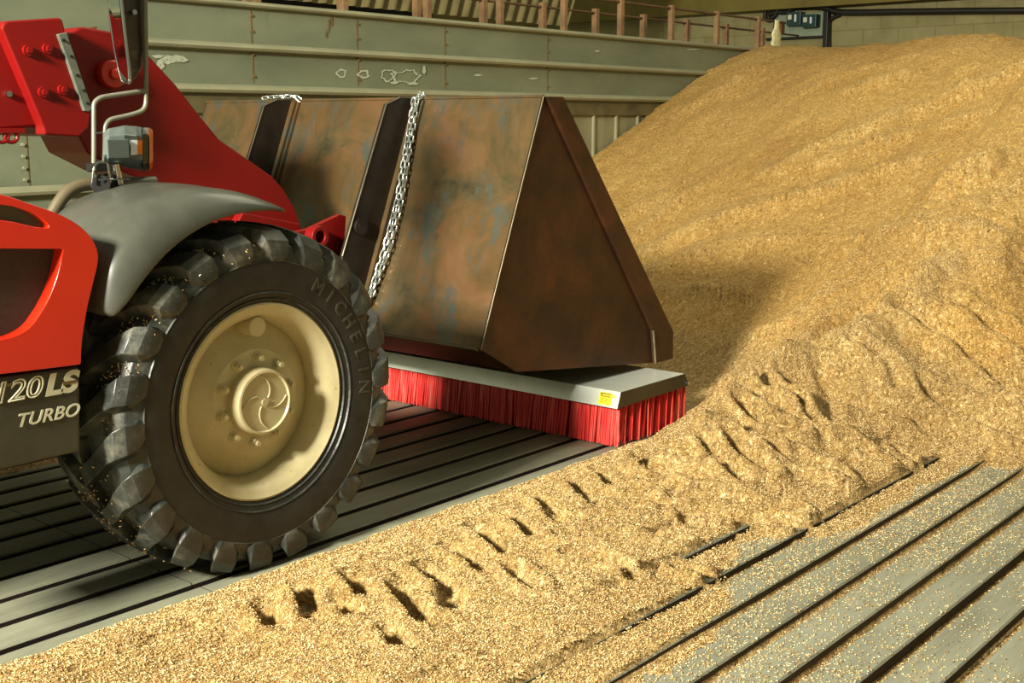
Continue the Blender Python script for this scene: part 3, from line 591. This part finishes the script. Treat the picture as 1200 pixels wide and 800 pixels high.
def plate_with_holes(name, outer, holes, y0, y1, mat, parent, bev):
    # triangulated face with real openings, extruded to depth
    bm = bmesh.new(); edges = []
    for loop in [outer]+holes:
        vs = [bm.verts.new((x, y0, z)) for x, z in loop]; edges += [bm.edges.new((vs[i], vs[(i+1) % len(vs)])) for i in range(len(vs))]
    bmesh.ops.triangle_fill(bm, edges=edges, use_beauty=True)
    res = bmesh.ops.extrude_face_region(bm, geom=list(bm.faces)); bmesh.ops.translate(bm, vec=(0, y1-y0, 0), verts=[v for v in res['geom'] if isinstance(v, bmesh.types.BMVert)])
    bmesh.ops.recalc_face_normals(bm, faces=bm.faces); bmesh.ops.dissolve_limit(bm, angle_limit=.02, verts=bm.verts, edges=bm.edges)
    me = bpy.data.meshes.new(name); bm.to_mesh(me); bm.free(); me.materials.append(M[mat]); me.polygons.foreach_set('use_smooth', [True]*len(me.polygons)); me.set_sharp_from_angle(angle=math.radians(40))
    o = bpy.data.objects.new(name, me); COL.objects.link(o); o.parent = parent; o.matrix_parent_inverse = wm(parent).inverted()
    b = o.modifiers.new('b', 'BEVEL'); b.width = bev; b.segments = 4; b.limit_method = 'ANGLE'; b.angle_limit = math.radians(50); return o
def dense(lp, k=5):
    return [tuple(p) for p in []]
def rnd(lp, ks):
    out = []; n = len(lp)
    for i in range(n):
        a, p, b = [Vector(lp[j % n]) for j in (i-1, i, i+1)]; k = ks.get(i, .45)
        if k == 0: out.append(tuple(p)); continue
        q, r = p+(a-p)*k, p+(b-p)*k
        out += [tuple(q*(1-t)**2+p*2*t*(1-t)+r*t*t) for t in (0.08, .36, .64, .92)]
    return out
outl = rnd(outl, {11: .06, 12: 0, 0: 0, 13: 0}); hole1 = rnd(hole1, {0: 0, 1: 0, 8: 0, 2: .06}); hole2 = rnd(hole2, {0: 0, 7: 0})
bonnet = plate_with_holes('bonnet', outl, [hole1, hole2], YB, YB+.16, 'orange_red', TH, .022)
MB().prism(hole1, YB+.05, YB+.12).build('grille', 'grille', bonnet)
MB().prism(hole2, YB+.03, YB+.10).build('bonnet_window', 'smoke', bonnet)
bk = MB(); bk.prism([(x-.03, z-.01) for x, z in outl], YB+.15, YB+.42); bk.build('engine_cover', 'black', TH, bevel=.02)
# glossy rib under the window
# lower dark panel with lettering
pl = [bp(-260, 475), bp(0, 443), bp(97, 430), bp(98, 530), bp(0, 553), bp(-260, 610)]
side = MB().prism(pl, YB+.015, YB+.3).build('side_panel', 'panel', TH, bevel=.012)
ex = Vector((1, 0, 0)); ez = Vector((0, 0, 1))
p0 = GY(-19, 477, YB+.012); p1 = GY(93, 455, YB+.012)
o = GY(-14, 474, YB+.011)
def lettering(s, px, py, h, **kw):
    o = GY(px, py, YB+.012); xs_ = kw.pop('xs'); return text_mesh('lettering', s, h, 'decal', side, basis(o, (1, 0, .0), (0, 0, 1)) @ Matrix.Diagonal((xs_, 1, 1, 1)), **kw)
lettering('120', -11, 474, .088, xs=1.22, shear=.25, outline=.0028, space=.98)
lettering('LS', 52, 463.5, .088, xs=1.28, shear=.25, offset=.004, space=.98)
lettering('TURBO', 18, 501, .056, xs=1.1, shear=.35, offset=.0007, space=1.03)
for a0,a1,zz in ((2,27,.825),(76,92,.80)): MB().box((GY(a0,450,YB).x, YB+.010, zz),(GY(a1,450,YB).x, YB+.014, zz+.01)).build('dirt_streak','stain',side)

# chassis and engine bay mass behind the panels
ch = MB(); ch.box((-.3, 3.92, .42), (3.35, 4.35, .98)); ch.box((-.3, 3.80, .55), (1.93, 5.4, 1.0)); ch.box((2.2, 3.95, .5), (3.1, 5.35, .78)); ch.build('chassis', 'black', TH, bevel=.02)
ax = MB(); ax.tube([(WC.x, 3.7, WC.z), (WC.x, 5.2, WC.z)], .11, 20); ax.build('front_axle', 'black', TH, smooth=40)
ap = MB(); ap.box((2.0, 3.9, .95), (2.9, 4.1, 1.2)); ap.build('inner_arch', 'black', TH)
# boom: outer section, collar, nose
def poly(pxs, y): return [(GY(a, b, y).x, GY(a, b, y).z) for a, b in pxs]
YN = 4.65
MB().prism(poly([(-300, 60), (0, 28), (50, 22), (60, 148), (0, 152), (-300, 190)], 4.60), 4.60, 5.06).build('outer_boom', 'red', TH, bevel=.012)
col = MB().prism(poly([(2, 33), (5, 27), (9, 24.5), (70, 20.5), (73.5, 23), (76, 33), (79, 60), (108, 128), (104, 150), (93, 160.5), (53, 158), (51, 149)], 4.545), 4.545, 5.10).build('boom_collar', 'red', TH, bevel=.008)
nose_px = [(70, 60), (86, 37), (92, 32.5), (98, 31.5), (130, 37), (173, 63), (206, 99), (230, 130), (257, 163), (290, 186), (320, 207), (333, 222), (344, 240), (354, 267), (358, 282), (330, 290), (300, 284), (262, 250), (200, 222), (148, 203), (117, 187), (103, 180), (93, 160), (80, 140)]
nose = MB().prism(poly(nose_px, YN), YN, YN+.32).build('boom_nose', 'red', TH, bevel=.008)
MB().prism(poly([(68, 40), (78, 38), (108, 127), (104, 131), (99, 130)], 4.53), 4.527, 4.548).build('wear_pad', 'steelgrey', col, bevel=.003)
for px, py in ((75, 47), (84, 66), (91, 88), (99, 106), (103, 121)): q = GY(px, py, 4.52); MB().tube([(q.x, 4.518, q.z), (q.x, 4.53, q.z)], .006, 8).build('pad_screw', 'black', col)
for px, py in ((34, 59), (57, 57), (52, 108), (75, 105)):
    q = GY(px, py, 4.53); b = MB(); b.tube([(q.x, 4.55, q.z), (q.x, 4.532, q.z)], .021, 16); b.tube([(q.x, 4.534, q.z), (q.x, 4.52, q.z)], .012, 6); b.build('boom_bolt', 'red', col, smooth=35)
q = GY(12, 110, 4.58); b = MB(); b.tube([(q.x, 4.6, q.z), (q.x, 4.585, q.z)], .012, 12); b.build('grease_nipple', 'chrome', TH, smooth=35)
q = GY(133, 87, YN-.04); b = MB(); b.tube([(q.x, YN, q.z), (q.x, YN-.045, q.z)], .058, 28); b.tube([(q.x+.0, YN-.045, q.z), (q.x, YN-.06, q.z)], .022, 16); b.build('pivot_boss', 'orange_red', nose, smooth=35, bevel=.006)  # brighter orange red than the nose: light on the boss put into colour
MB().prism(poly([(70, 36), (92, 33), (88, 46), (78, 50)], 4.9), 4.75, 4.98).build('pad_block', 'brownbox', TH)
# hose guide with two holes under the boom
hg = MB(); 
for cxp in (2, 13): 
    q = GY(cxp, 160, 4.6); hg.tube([(q.x+.026*math.cos(a), 4.6, q.z+.022*math.sin(a)) for a in np.linspace(0, 2*math.pi, 17)[:-1]], .008, 8, closed=True)
hg.box((GY(-30, 150, 4.6).x, 4.59, GY(0, 156, 4.6).z), (GY(28, 150, 4.6).x, 4.61, GY(0, 150, 4.6).z)); hg.build('hose_guide', 'red', TH, smooth=40)
# headstock bracket holding the bucket
hs = MB(); hs.prism(poly([(338, 273), (361, 268), (398, 251), (406, 253), (404, 290), (400, 306), (385, 306), (352, 282)], 4.53), 4.53, 4.56)
hs.prism(poly([(338, 273), (361, 268), (398, 251), (406, 253), (404, 290), (400, 306), (385, 306), (352, 282)], 4.53), 5.14, 5.17)
hs.box((3.72, 4.56, .80), (3.95, 5.14, 1.05)); hs.prism(poly([(285, 249), (352, 262), (356, 300), (300, 300), (270, 275)], 4.6), 4.6, 5.1)
hs.build('headstock', 'red', TH, bevel=.006)
q = GY(371, 277, 4.5); b = MB(); b.lathe([(.030, 0), (.052, 0), (.052, -.06), (.030, -.06), (.030, 0)], (q.x, 4.53, q.z), 28); b.build('pivot_sleeve', 'red', TH, smooth=35, bevel=.003)
# mirror with frame, arm and lamp
mi = MB(); rows = []
for py, l, m_, r_ in ((-70, 118, 134, 160), (0, 127, 143.5, 168), (60, 136, 150, 171), (82, 140.5, 152.5, 167), (97, 145, 153, 157)):
    rows.append([GY(l, py, 3.97), GY(m_, py, 3.80), GY(r_, py-2, 3.86), GY(r_-14, py-4, 4.02)])
mi.loft(rows); mirror_h = mi.build('mirror_housing', 'black', TH, bevel=.008)
gl = MB(); fr = []
vec = Vector((-1, 0, 0))
for L_, R_ in [(r[0], r[1]) for r in rows]: fr.append((L_+vec*.004, R_+vec*.004))
gl.loft([[a*.9+b*.1, a*.1+b*.9] for a, b in fr[:-1]]+[[fr[-1][0]*.75+fr[-2][0]*.15+fr[-1][1]*.1, fr[-1][1]*.75+fr[-2][1]*.15+fr[-1][0]*.1]], False, False); gl.v = [(x-.004, y, z) for x, y, z in gl.v]; gl.build('mirror_glass', 'mirror', mirror_h)
MB().tube(roundpath([a for a, b in fr]+[b for a, b in fr[::-1]], .015), .006, 8, closed=True).build('mirror_frame', 'chrome', mirror_h, smooth=60)
q = GY(160, 14, 3.79); MB().tube([(q.x, 3.85, q.z), (q.x, 3.80, q.z)], .009, 10).build('housing_screw', 'chrome', mirror_h, smooth=40)
Y0 = 3.84
g = lambda px, py, y=Y0: GY(px, py, y)
arm = MB()
arm.tube(roundpath([g(169, -60), g(171, 60), g(171, 129), g(152, 135), g(123, 141), g(122, 192)], .035), .0085, 10)
arm.tube(roundpath([g(171, 106), g(118, 114), g(110, 120), g(110, 205)], .03), .0085, 10)
arm.tube([g(109, 156), g(124, 155)], .004, 8)
arm.build('mirror_arm', 'tube', TH, smooth=60)
MB().tube(smoothpath([g(147, 216), g(120, 215), g(97, 217), g(82, 223), g(70, 236), g(58, 256)]), .022, 14).build('support_tube', 'olive_tube', TH, smooth=60)
cl = MB(); cl.tube([g(118, 216, 3.78), g(118, 216, 3.90)], .034, 18); cl.box(tuple(g(112, 201, 3.80)), tuple(g(130, 190, 3.86))); cl.tube([g(124, 224, 3.82), g(142, 224, 3.82)], .012, 8); cl.tube([g(124, 205, 3.82), g(134, 226, 3.82)], .022, 12)
clamp = cl.build('clamp', 'black', TH, smooth=40, bevel=.003)
uc = MB(); uc.tube(roundpath([g(108, 214, 3.78), g(110, 196, 3.78), g(114, 190, 3.78), g(126, 190, 3.78), g(129, 214, 3.78)], .012), .0045, 8); uc.tube([g(116, 210.5, 3.77), g(152, 209.5, 3.77)], .003, 6); uc.tube([g(135, 192, 3.80), g(140, 216, 3.80)], .015, 12); uc.build('clamp_bolt', 'chrome', clamp, smooth=60)
MB().tube([g(136, 216), g(181, 214)], .024, 18).build('tube_stub', 'tube', TH, smooth=40)
# lamp body: faceted housing
def lsec(px, pts, y): return [GY(px, py, yy) for py, yy in pts]
lp = MB(); rr = []
for px, t0, b0, yn, yf in ((121, 156, 190, 3.79, 3.85), (127, 150, 191, 3.76, 3.87), (146, 146.5, 196, 3.745, 3.89), (160, 147.5, 199, 3.75, 3.89), (167, 149, 200, 3.76, 3.89)):
    m = (t0+b0)/2; hgt = (b0-t0)/2
    rr.append([GY(px, m-hgt, (yn+yf)/2), GY(px, m-hgt*.55, yn), GY(px, m+hgt*.5, yn), GY(px, m+hgt, (yn+yf)/2), GY(px+2, m+hgt*.7, yf), GY(px+2, m-hgt*.7, yf)])
lp.loft(rr); lamp = lp.build('work_lamp', 'lamp_grey', TH, bevel=.004)
b = MB(); b.loft([[GY(167, 149, 3.80), GY(167, 157, 3.765), GY(167, 192, 3.765), GY(167, 200, 3.80), GY(168, 194, 3.9), GY(168, 155, 3.9)], [GY(175, 149, 3.81), GY(175, 158, 3.775), GY(175, 191, 3.775), GY(175, 199, 3.81), GY(176, 193, 3.9), GY(176, 156, 3.9)]]); b.build('lamp_ring', 'lamp_dark', lamp, bevel=.003)
b = MB(); b.loft([[GY(175, 149, 3.80), GY(175, 157, 3.77), GY(175, 192, 3.77), GY(175, 200, 3.80), GY(176, 194, 3.9), GY(176, 155, 3.9)], [GY(179, 152, 3.815), GY(179, 160, 3.79), GY(179, 189, 3.79), GY(179, 196, 3.815), GY(180, 190, 3.89), GY(180, 159, 3.89)]]); b.build('amber_lens', 'amber', lamp, bevel=.003)
b = MB().box(tuple(GY(125, 186, 3.742)), tuple(GY(151, 163, 3.732))); b.build('lamp_cover', 'lamp_grey', lamp, bevel=.003)
b = MB(); b.add([GY(154, 164, 3.742), GY(161, 164, 3.742), GY(161, 181, 3.742), GY(153, 182, 3.742)]+[GY(154, 164, 3.75), GY(161, 164, 3.75), GY(161, 181, 3.75), GY(153, 182, 3.75)], [(0,1,2,3),(4,7,6,5),(0,4,5,1),(1,5,6,2),(2,6,7,3),(3,7,4,0)]); b.build('clear_lens', 'white_lens', lamp)
b = MB(); b.add([GY(161, 164, 3.742), GY(167, 165, 3.745), GY(167, 180, 3.745), GY(161, 181, 3.742)]+[GY(161, 164, 3.75), GY(167, 165, 3.755), GY(167, 180, 3.755), GY(161, 181, 3.75)], [(0,1,2,3),(4,7,6,5),(0,4,5,1),(1,5,6,2),(2,6,7,3),(3,7,4,0)]); b.build('indicator_lens', 'amber', lamp)

# ------------------------------------------------------------------ bucket
BK = empty('bucket', (4.9, 4.9, .29), 'large rusty steel loader bucket resting on the red brush head', 'bucket')
T, T2, B1, B2, F1, F2, F3, F4 = (4.476, 1.711), (4.60, 1.712), (4.03, .578), (4.28, .436), (5.40, .49), (5.43, .305), (5.60, .46), (5.605, .305)
YA, YE = 3.60, 6.20
def slab(a, b, th, y0, y1, mb):   # plate between two profile points, thickness inward
    d = Vector((b[0]-a[0], 0, b[1]-a[1])).normalized(); nn = Vector((-d.z, 0, d.x))
    p = [(a[0], a[1]), (b[0], b[1]), (b[0]+nn.x*th, b[1]+nn.z*th), (a[0]+nn.x*th, a[1]+nn.z*th)]; mb.prism(p, y0, y1)
m = MB(); slab(B1, T, -.014, YA, YE, m); m.build('back_plate', 'rust', BK, bevel=.003)
m = MB(); slab(B1, B2, .014, YA, YE, m); slab(B2, F2, .016, YA, YE, m); slab(F2, F4, .02, YA+.01, YE-.01, m); m.build('bottom_plate', 'rust_shaded', BK, bevel=.003)
m = MB(); m.prism([T, B1, B2, F2, F1], YA-.002, YA+.014); m.build('side_plate', 'rust_shaded', BK, bevel=.003)
m = MB(); m.prism([T, B1, B2, F2, F1], YE-.014, YE+.002); m.build('side_plate', 'rust_shaded', BK, bevel=.003)
for y0, y1 in ((YA-.022, YA+.014), (YE-.014, YE+.022)):
    m = MB(); m.prism([T, T2, F3, F4, F2, F1], y0, y1); fl_ = m.build('side_flange', 'rust_shaded', BK, bevel=.004)
    if y0 < 4:
        m = MB(); m.tube([(F1[0], y0, F1[1]), (F2[0], y0, F2[1])], .006, 8); m.build('weld_bead', 'weld', fl_, smooth=60)
m = MB(); m.tube([(T[0]-.004, YA-.004, T[1]), (B1[0]-.004, YA-.004, B1[1])], .0035, 8); m.build('weld_bead', 'weld', BK, smooth=60)
m = MB(); m.tube([(T[0], YA, T[1]), (T[0], YE, T[1])], .008, 8); m.build('top_edge', 'rust', BK, smooth=60)
m = MB(); m.tube([(B1[0], YA+.02, B1[1]), (B1[0], YE, B1[1])], .008, 8); m.build('lower_edge', 'weld', BK, smooth=60)
ribp = [(T[0], T[1]+.004), (T[0]-.10, T[1]+.004), (T[0]-.19, T[1]-.03), (3.97, .95), (3.93, .78), (3.93, .60), (4.0, .55), (B1[0]+.02, B1[1]-.01)]
for y in (4.46, 5.42):
    m = MB(); m.prism(ribp, y-.012, y+.012); rb = m.build('rib', 'dark_steel', BK, bevel=.003)
    m = MB(); m.tube([(p[0]-.003, y-.012, p[1]) for p in [ribp[1], ribp[2], ribp[3]]], .004, 6); m.build('rib_edge', 'weld', rb, smooth=60)  # pale strip paints the light caught by the rib's left edge
    m = MB(); m.tube([(4.09, y-.012, 1.087), (4.09, y-.03, 1.087)], .042, 24); m.tube([(4.09, y-.03, 1.087), (4.09, y-.034, 1.087)], .03, 20); m.build('pin_boss', 'dark_steel', rb, smooth=40)
    m = MB()
    for dy in (.06, .095):
        m.prism([(T[0]-.004, T[1]-.01), (T[0]-.022, T[1]-.01), (B1[0]-.022, B1[1]+.02), (B1[0]-.004, B1[1]+.02)], y-dy-.006, y-dy+.006)
    m.build('stiffener', 'rust', BK)
# ------------------------------------------------------------------ chain over the bucket
CH = empty('chain', (4.2, 4.36, .74), 'doubled zinc chain hanging down the back of the rusty bucket', 'chain')
def link_mesh(L=.021, W_=.0095, r=.0042):
    pts = []
    for k in range(8): a = -math.pi/2+math.pi*k/7; pts.append(((L-W_)+W_*math.cos(a), W_*math.sin(a), 0))
    for k in range(8): a = math.pi/2+math.pi*k/7; pts.append((-(L-W_)+W_*math.cos(a), W_*math.sin(a), 0))
    return MB().tube(pts, r, 6, closed=True)
lk = link_mesh().build('link', 'zinc_chain', smooth=60); lm = lk.data; bpy.data.objects.remove(lk)
def chain_path(path, parent, twist0=0):
    P = [Vector(p) for p in path]; seg = [(b-a).length for a, b in zip(P[:-1], P[1:])]; tot = sum(seg); st = .0335; n = int(tot/st); i = 0
    for k in range(n):
        s = k*st; j = 0
        while j < len(seg)-1 and s > seg[j]: s -= seg[j]; j += 1
        d = (P[j+1]-P[j]).normalized(); pos = P[j]+d*s; nn = Vector((-.9, -.3, .3)); nn = (nn-d*nn.dot(d)).normalized(); ss = d.cross(nn)
        tw = (math.pi/2 if k % 2 else 0)+twist0+.35*math.sin(k*.5); y_ = nn*math.sin(tw)+ss*math.cos(tw); z_ = d.cross(y_)
        o = bpy.data.objects.new('link', lm); COL.objects.link(o); o.parent = parent
        o.matrix_basis = Matrix.Translation(-Vector(parent.location)) @ Matrix(((d.x, y_.x, z_.x, pos.x), (d.y, y_.y, z_.y, pos.y), (d.z, y_.z, z_.z, pos.z), (0, 0, 0, 1)))
dT = Vector((T[0], 0, T[1])); dB = Vector((B1[0], 0, B1[1])); off = Vector((-.03, 0, .012))
def on_back(f, y, k=1.0): p = dT.lerp(dB, f)+off*k; return Vector((p.x, y, p.z))
chain_path([(T[0]+.03, 4.40, T[1]-.05), (T[0]+.005, 4.41, T[1]+.02), on_back(.02, 4.41), on_back(.22, 4.38), on_back(.45, 4.345), on_back(.65, 4.345), on_back(.90, 4.37)], CH)
chain_path([(T[0]+.03, 4.37, T[1]-.05), (T[0]+.005, 4.38, T[1]+.02), on_back(.02, 4.385), on_back(.22, 4.35), on_back(.45, 4.315), on_back(.65, 4.31), on_back(.90, 4.36)], CH, .8)
C2 = empty('chain', (4.4, 5.4, 1.72), 'short length of zinc chain looped over the bucket rim at the far rib', 'chain')
chain_path([(T[0]-.14, 5.46, T[1]+.012), (T[0]-.06, 5.44, T[1]+.022), (T[0]-.01, 5.36, T[1]+.022), (T[0]+.02, 5.30, T[1]-.03)], C2)

# ------------------------------------------------------------------ brush head
BR = empty('brush_attachment', (5.1, 4.9, 0), 'silver topped sweeping brush with red bristles under the bucket', 'brush')
CY0, CY1 = 3.367, 6.35
cp = [(4.772, .203), (4.80, .284), (5.385, .284), (5.435, .21)]; th = .006
cin = [(5.425, .21), (5.378, .277), (4.806, .277), (4.780, .203)]
cover = MB().prism(cp+cin, CY0, CY1).build('cover', 'galv', BR, bevel=.0015)
for y0, y1 in ((CY0-.004, CY0+.004), (CY1-.004, CY1+.004)): MB().prism([(4.774, .205), (4.80, .283), (5.385, .283), (5.433, .212)], y0, y1).build('end_plate', 'galv_shaded', BR, bevel=.001)
q = (5.415, .228); MB().tube([(q[0], CY0-.003, q[1]), (q[0], CY0-.012, q[1])], .011, 12).build('end_bolt', 'chrome', BR, smooth=40)
# warning label on the front lip
nv = Vector((4.772-4.80, 0, .203-.284)).normalized()
def lip(y, f): return Vector((4.80, y, .284))+Vector((4.772-4.80, 0, .203-.284))*f
eyv = Vector((4.80-4.772, 0, .284-.203)).normalized(); exv = Vector((0, -1, 0)); on = exv.cross(eyv).normalized()
lab = MB(); 
def quadlip(mb, ya, yb, fa, fb, off_): mb.add([lip(ya, fa)+on*off_, lip(yb, fa)+on*off_, lip(yb, fb)+on*off_, lip(ya, fb)+on*off_], [(0, 1, 2, 3)])
quadlip(lab, 3.485, 3.408, .16, .88, .0015); label_ = lab.build('warning_label', 'yellow', cover)
b = MB(); quadlip(b, 3.480, 3.413, .20, .42, .0022)
for k, f in enumerate((.52, .62, .72)): quadlip(b, 3.474, 3.422+.008*k, f, f+.03, .0022)
b.build('label_print', 'ink', label_)
text_mesh('label_lettering', 'WARNING', .0165, 'yellow', label_, basis(lip(3.468, .385)+on*.003, exv, eyv), .0002, 0, 0, .0006)
tr = MB(); tr.add([lip(3.478, .40)+on*.003, lip(3.470, .40)+on*.003, lip(3.474, .25)+on*.003], [(0, 1, 2)]); tr.build('label_symbol', 'yellow', label_)
nrow = 11
for r_i in range(nrow):
    x0 = 4.815+(.60/(nrow-1))*r_i; mb = MB(); vis_row = r_i in (0, 1)
    ys = np.arange(CY0+.008, CY1-.01, .0042 if r_i == 0 else .0065) if r_i < 2 else np.concatenate([np.arange(CY0+.008, CY0+.35, .006), np.arange(CY0+.36, CY1-.02, .02)])
    for y in ys:
        seg = math.floor((y-3.37)/.31); gap = ((y-3.37) % .31)
        if gap < .006 and r_i < 3: continue
        sp = .004; lean = .010*math.sin(seg*2.1)+random.gauss(0, .003); fl2 = random.gauss(0, .004)
        cxx = x0+random.uniform(-.007, .007); zb = .004+abs(random.gauss(0, .005))+(.03*max(0, x0-5.2) if y < 3.6 else 0)
        rr2 = .0026 if y < CY0+.4 or r_i < 2 else .008
        tx, bx_ = cxx, cxx-.022-.004*random.random()+fl2; by_ = y+lean-.012*math.exp(-(y-CY0)/.05)
        mb.add([(tx-rr2, y-rr2, .25), (tx+rr2, y-rr2, .25), (tx+rr2, y+rr2, .25), (tx-rr2, y+rr2, .25), (bx_-rr2, by_-rr2, zb), (bx_+rr2, by_-rr2, zb), (bx_+rr2, by_+rr2, zb), (bx_-rr2, by_+rr2, zb)],
               [(0, 4, 5, 1), (1, 5, 6, 2), (2, 6, 7, 3), (3, 7, 4, 0), (4, 7, 6, 5)])
    mb.build('bristle_row', 'bristle', BR)
cr = MB(); cr.box((4.825, CY0+.01, .235), (5.375, CY1-.01, .272)); cr.build('bristle_holder', 'black', BR)

# ------------------------------------------------------------------ light
def area(name, loc, target, sx, sy, power, color):
    l = bpy.data.lights.new(name, 'AREA'); l.shape = 'RECTANGLE'; l.size = sx; l.size_y = sy; l.energy = power; l.color = color
    o = bpy.data.objects.new(name, l); COL.objects.link(o); o.location = loc; o.rotation_euler = (Vector(target)-Vector(loc)).to_track_quat('-Z', 'Y').to_euler(); return o
area('door_daylight', (-6.0, 2.6, 5.3), (4, 2.8, .2), 1.5, 1.1, 3900, (1.0, .95, .80))
area('heap_fill_light', (8.5, 4.0, 7.5), (10, 4.2, 0), 7, 4, 330, (1.0, .92, .66))  # unseen overhead lamp added to brighten the heap
W = bpy.data.worlds.new('world'); S.world = W; W.use_nodes = True
W.node_tree.nodes['Background'].inputs[0].default_value = (.80, .78, .52, 1); W.node_tree.nodes['Background'].inputs[1].default_value = .27
S.view_settings.view_transform = 'Standard'; S.view_settings.look = 'None'; S.view_settings.exposure = 0; S.view_settings.gamma = 1; S.view_settings.use_curve_mapping = False
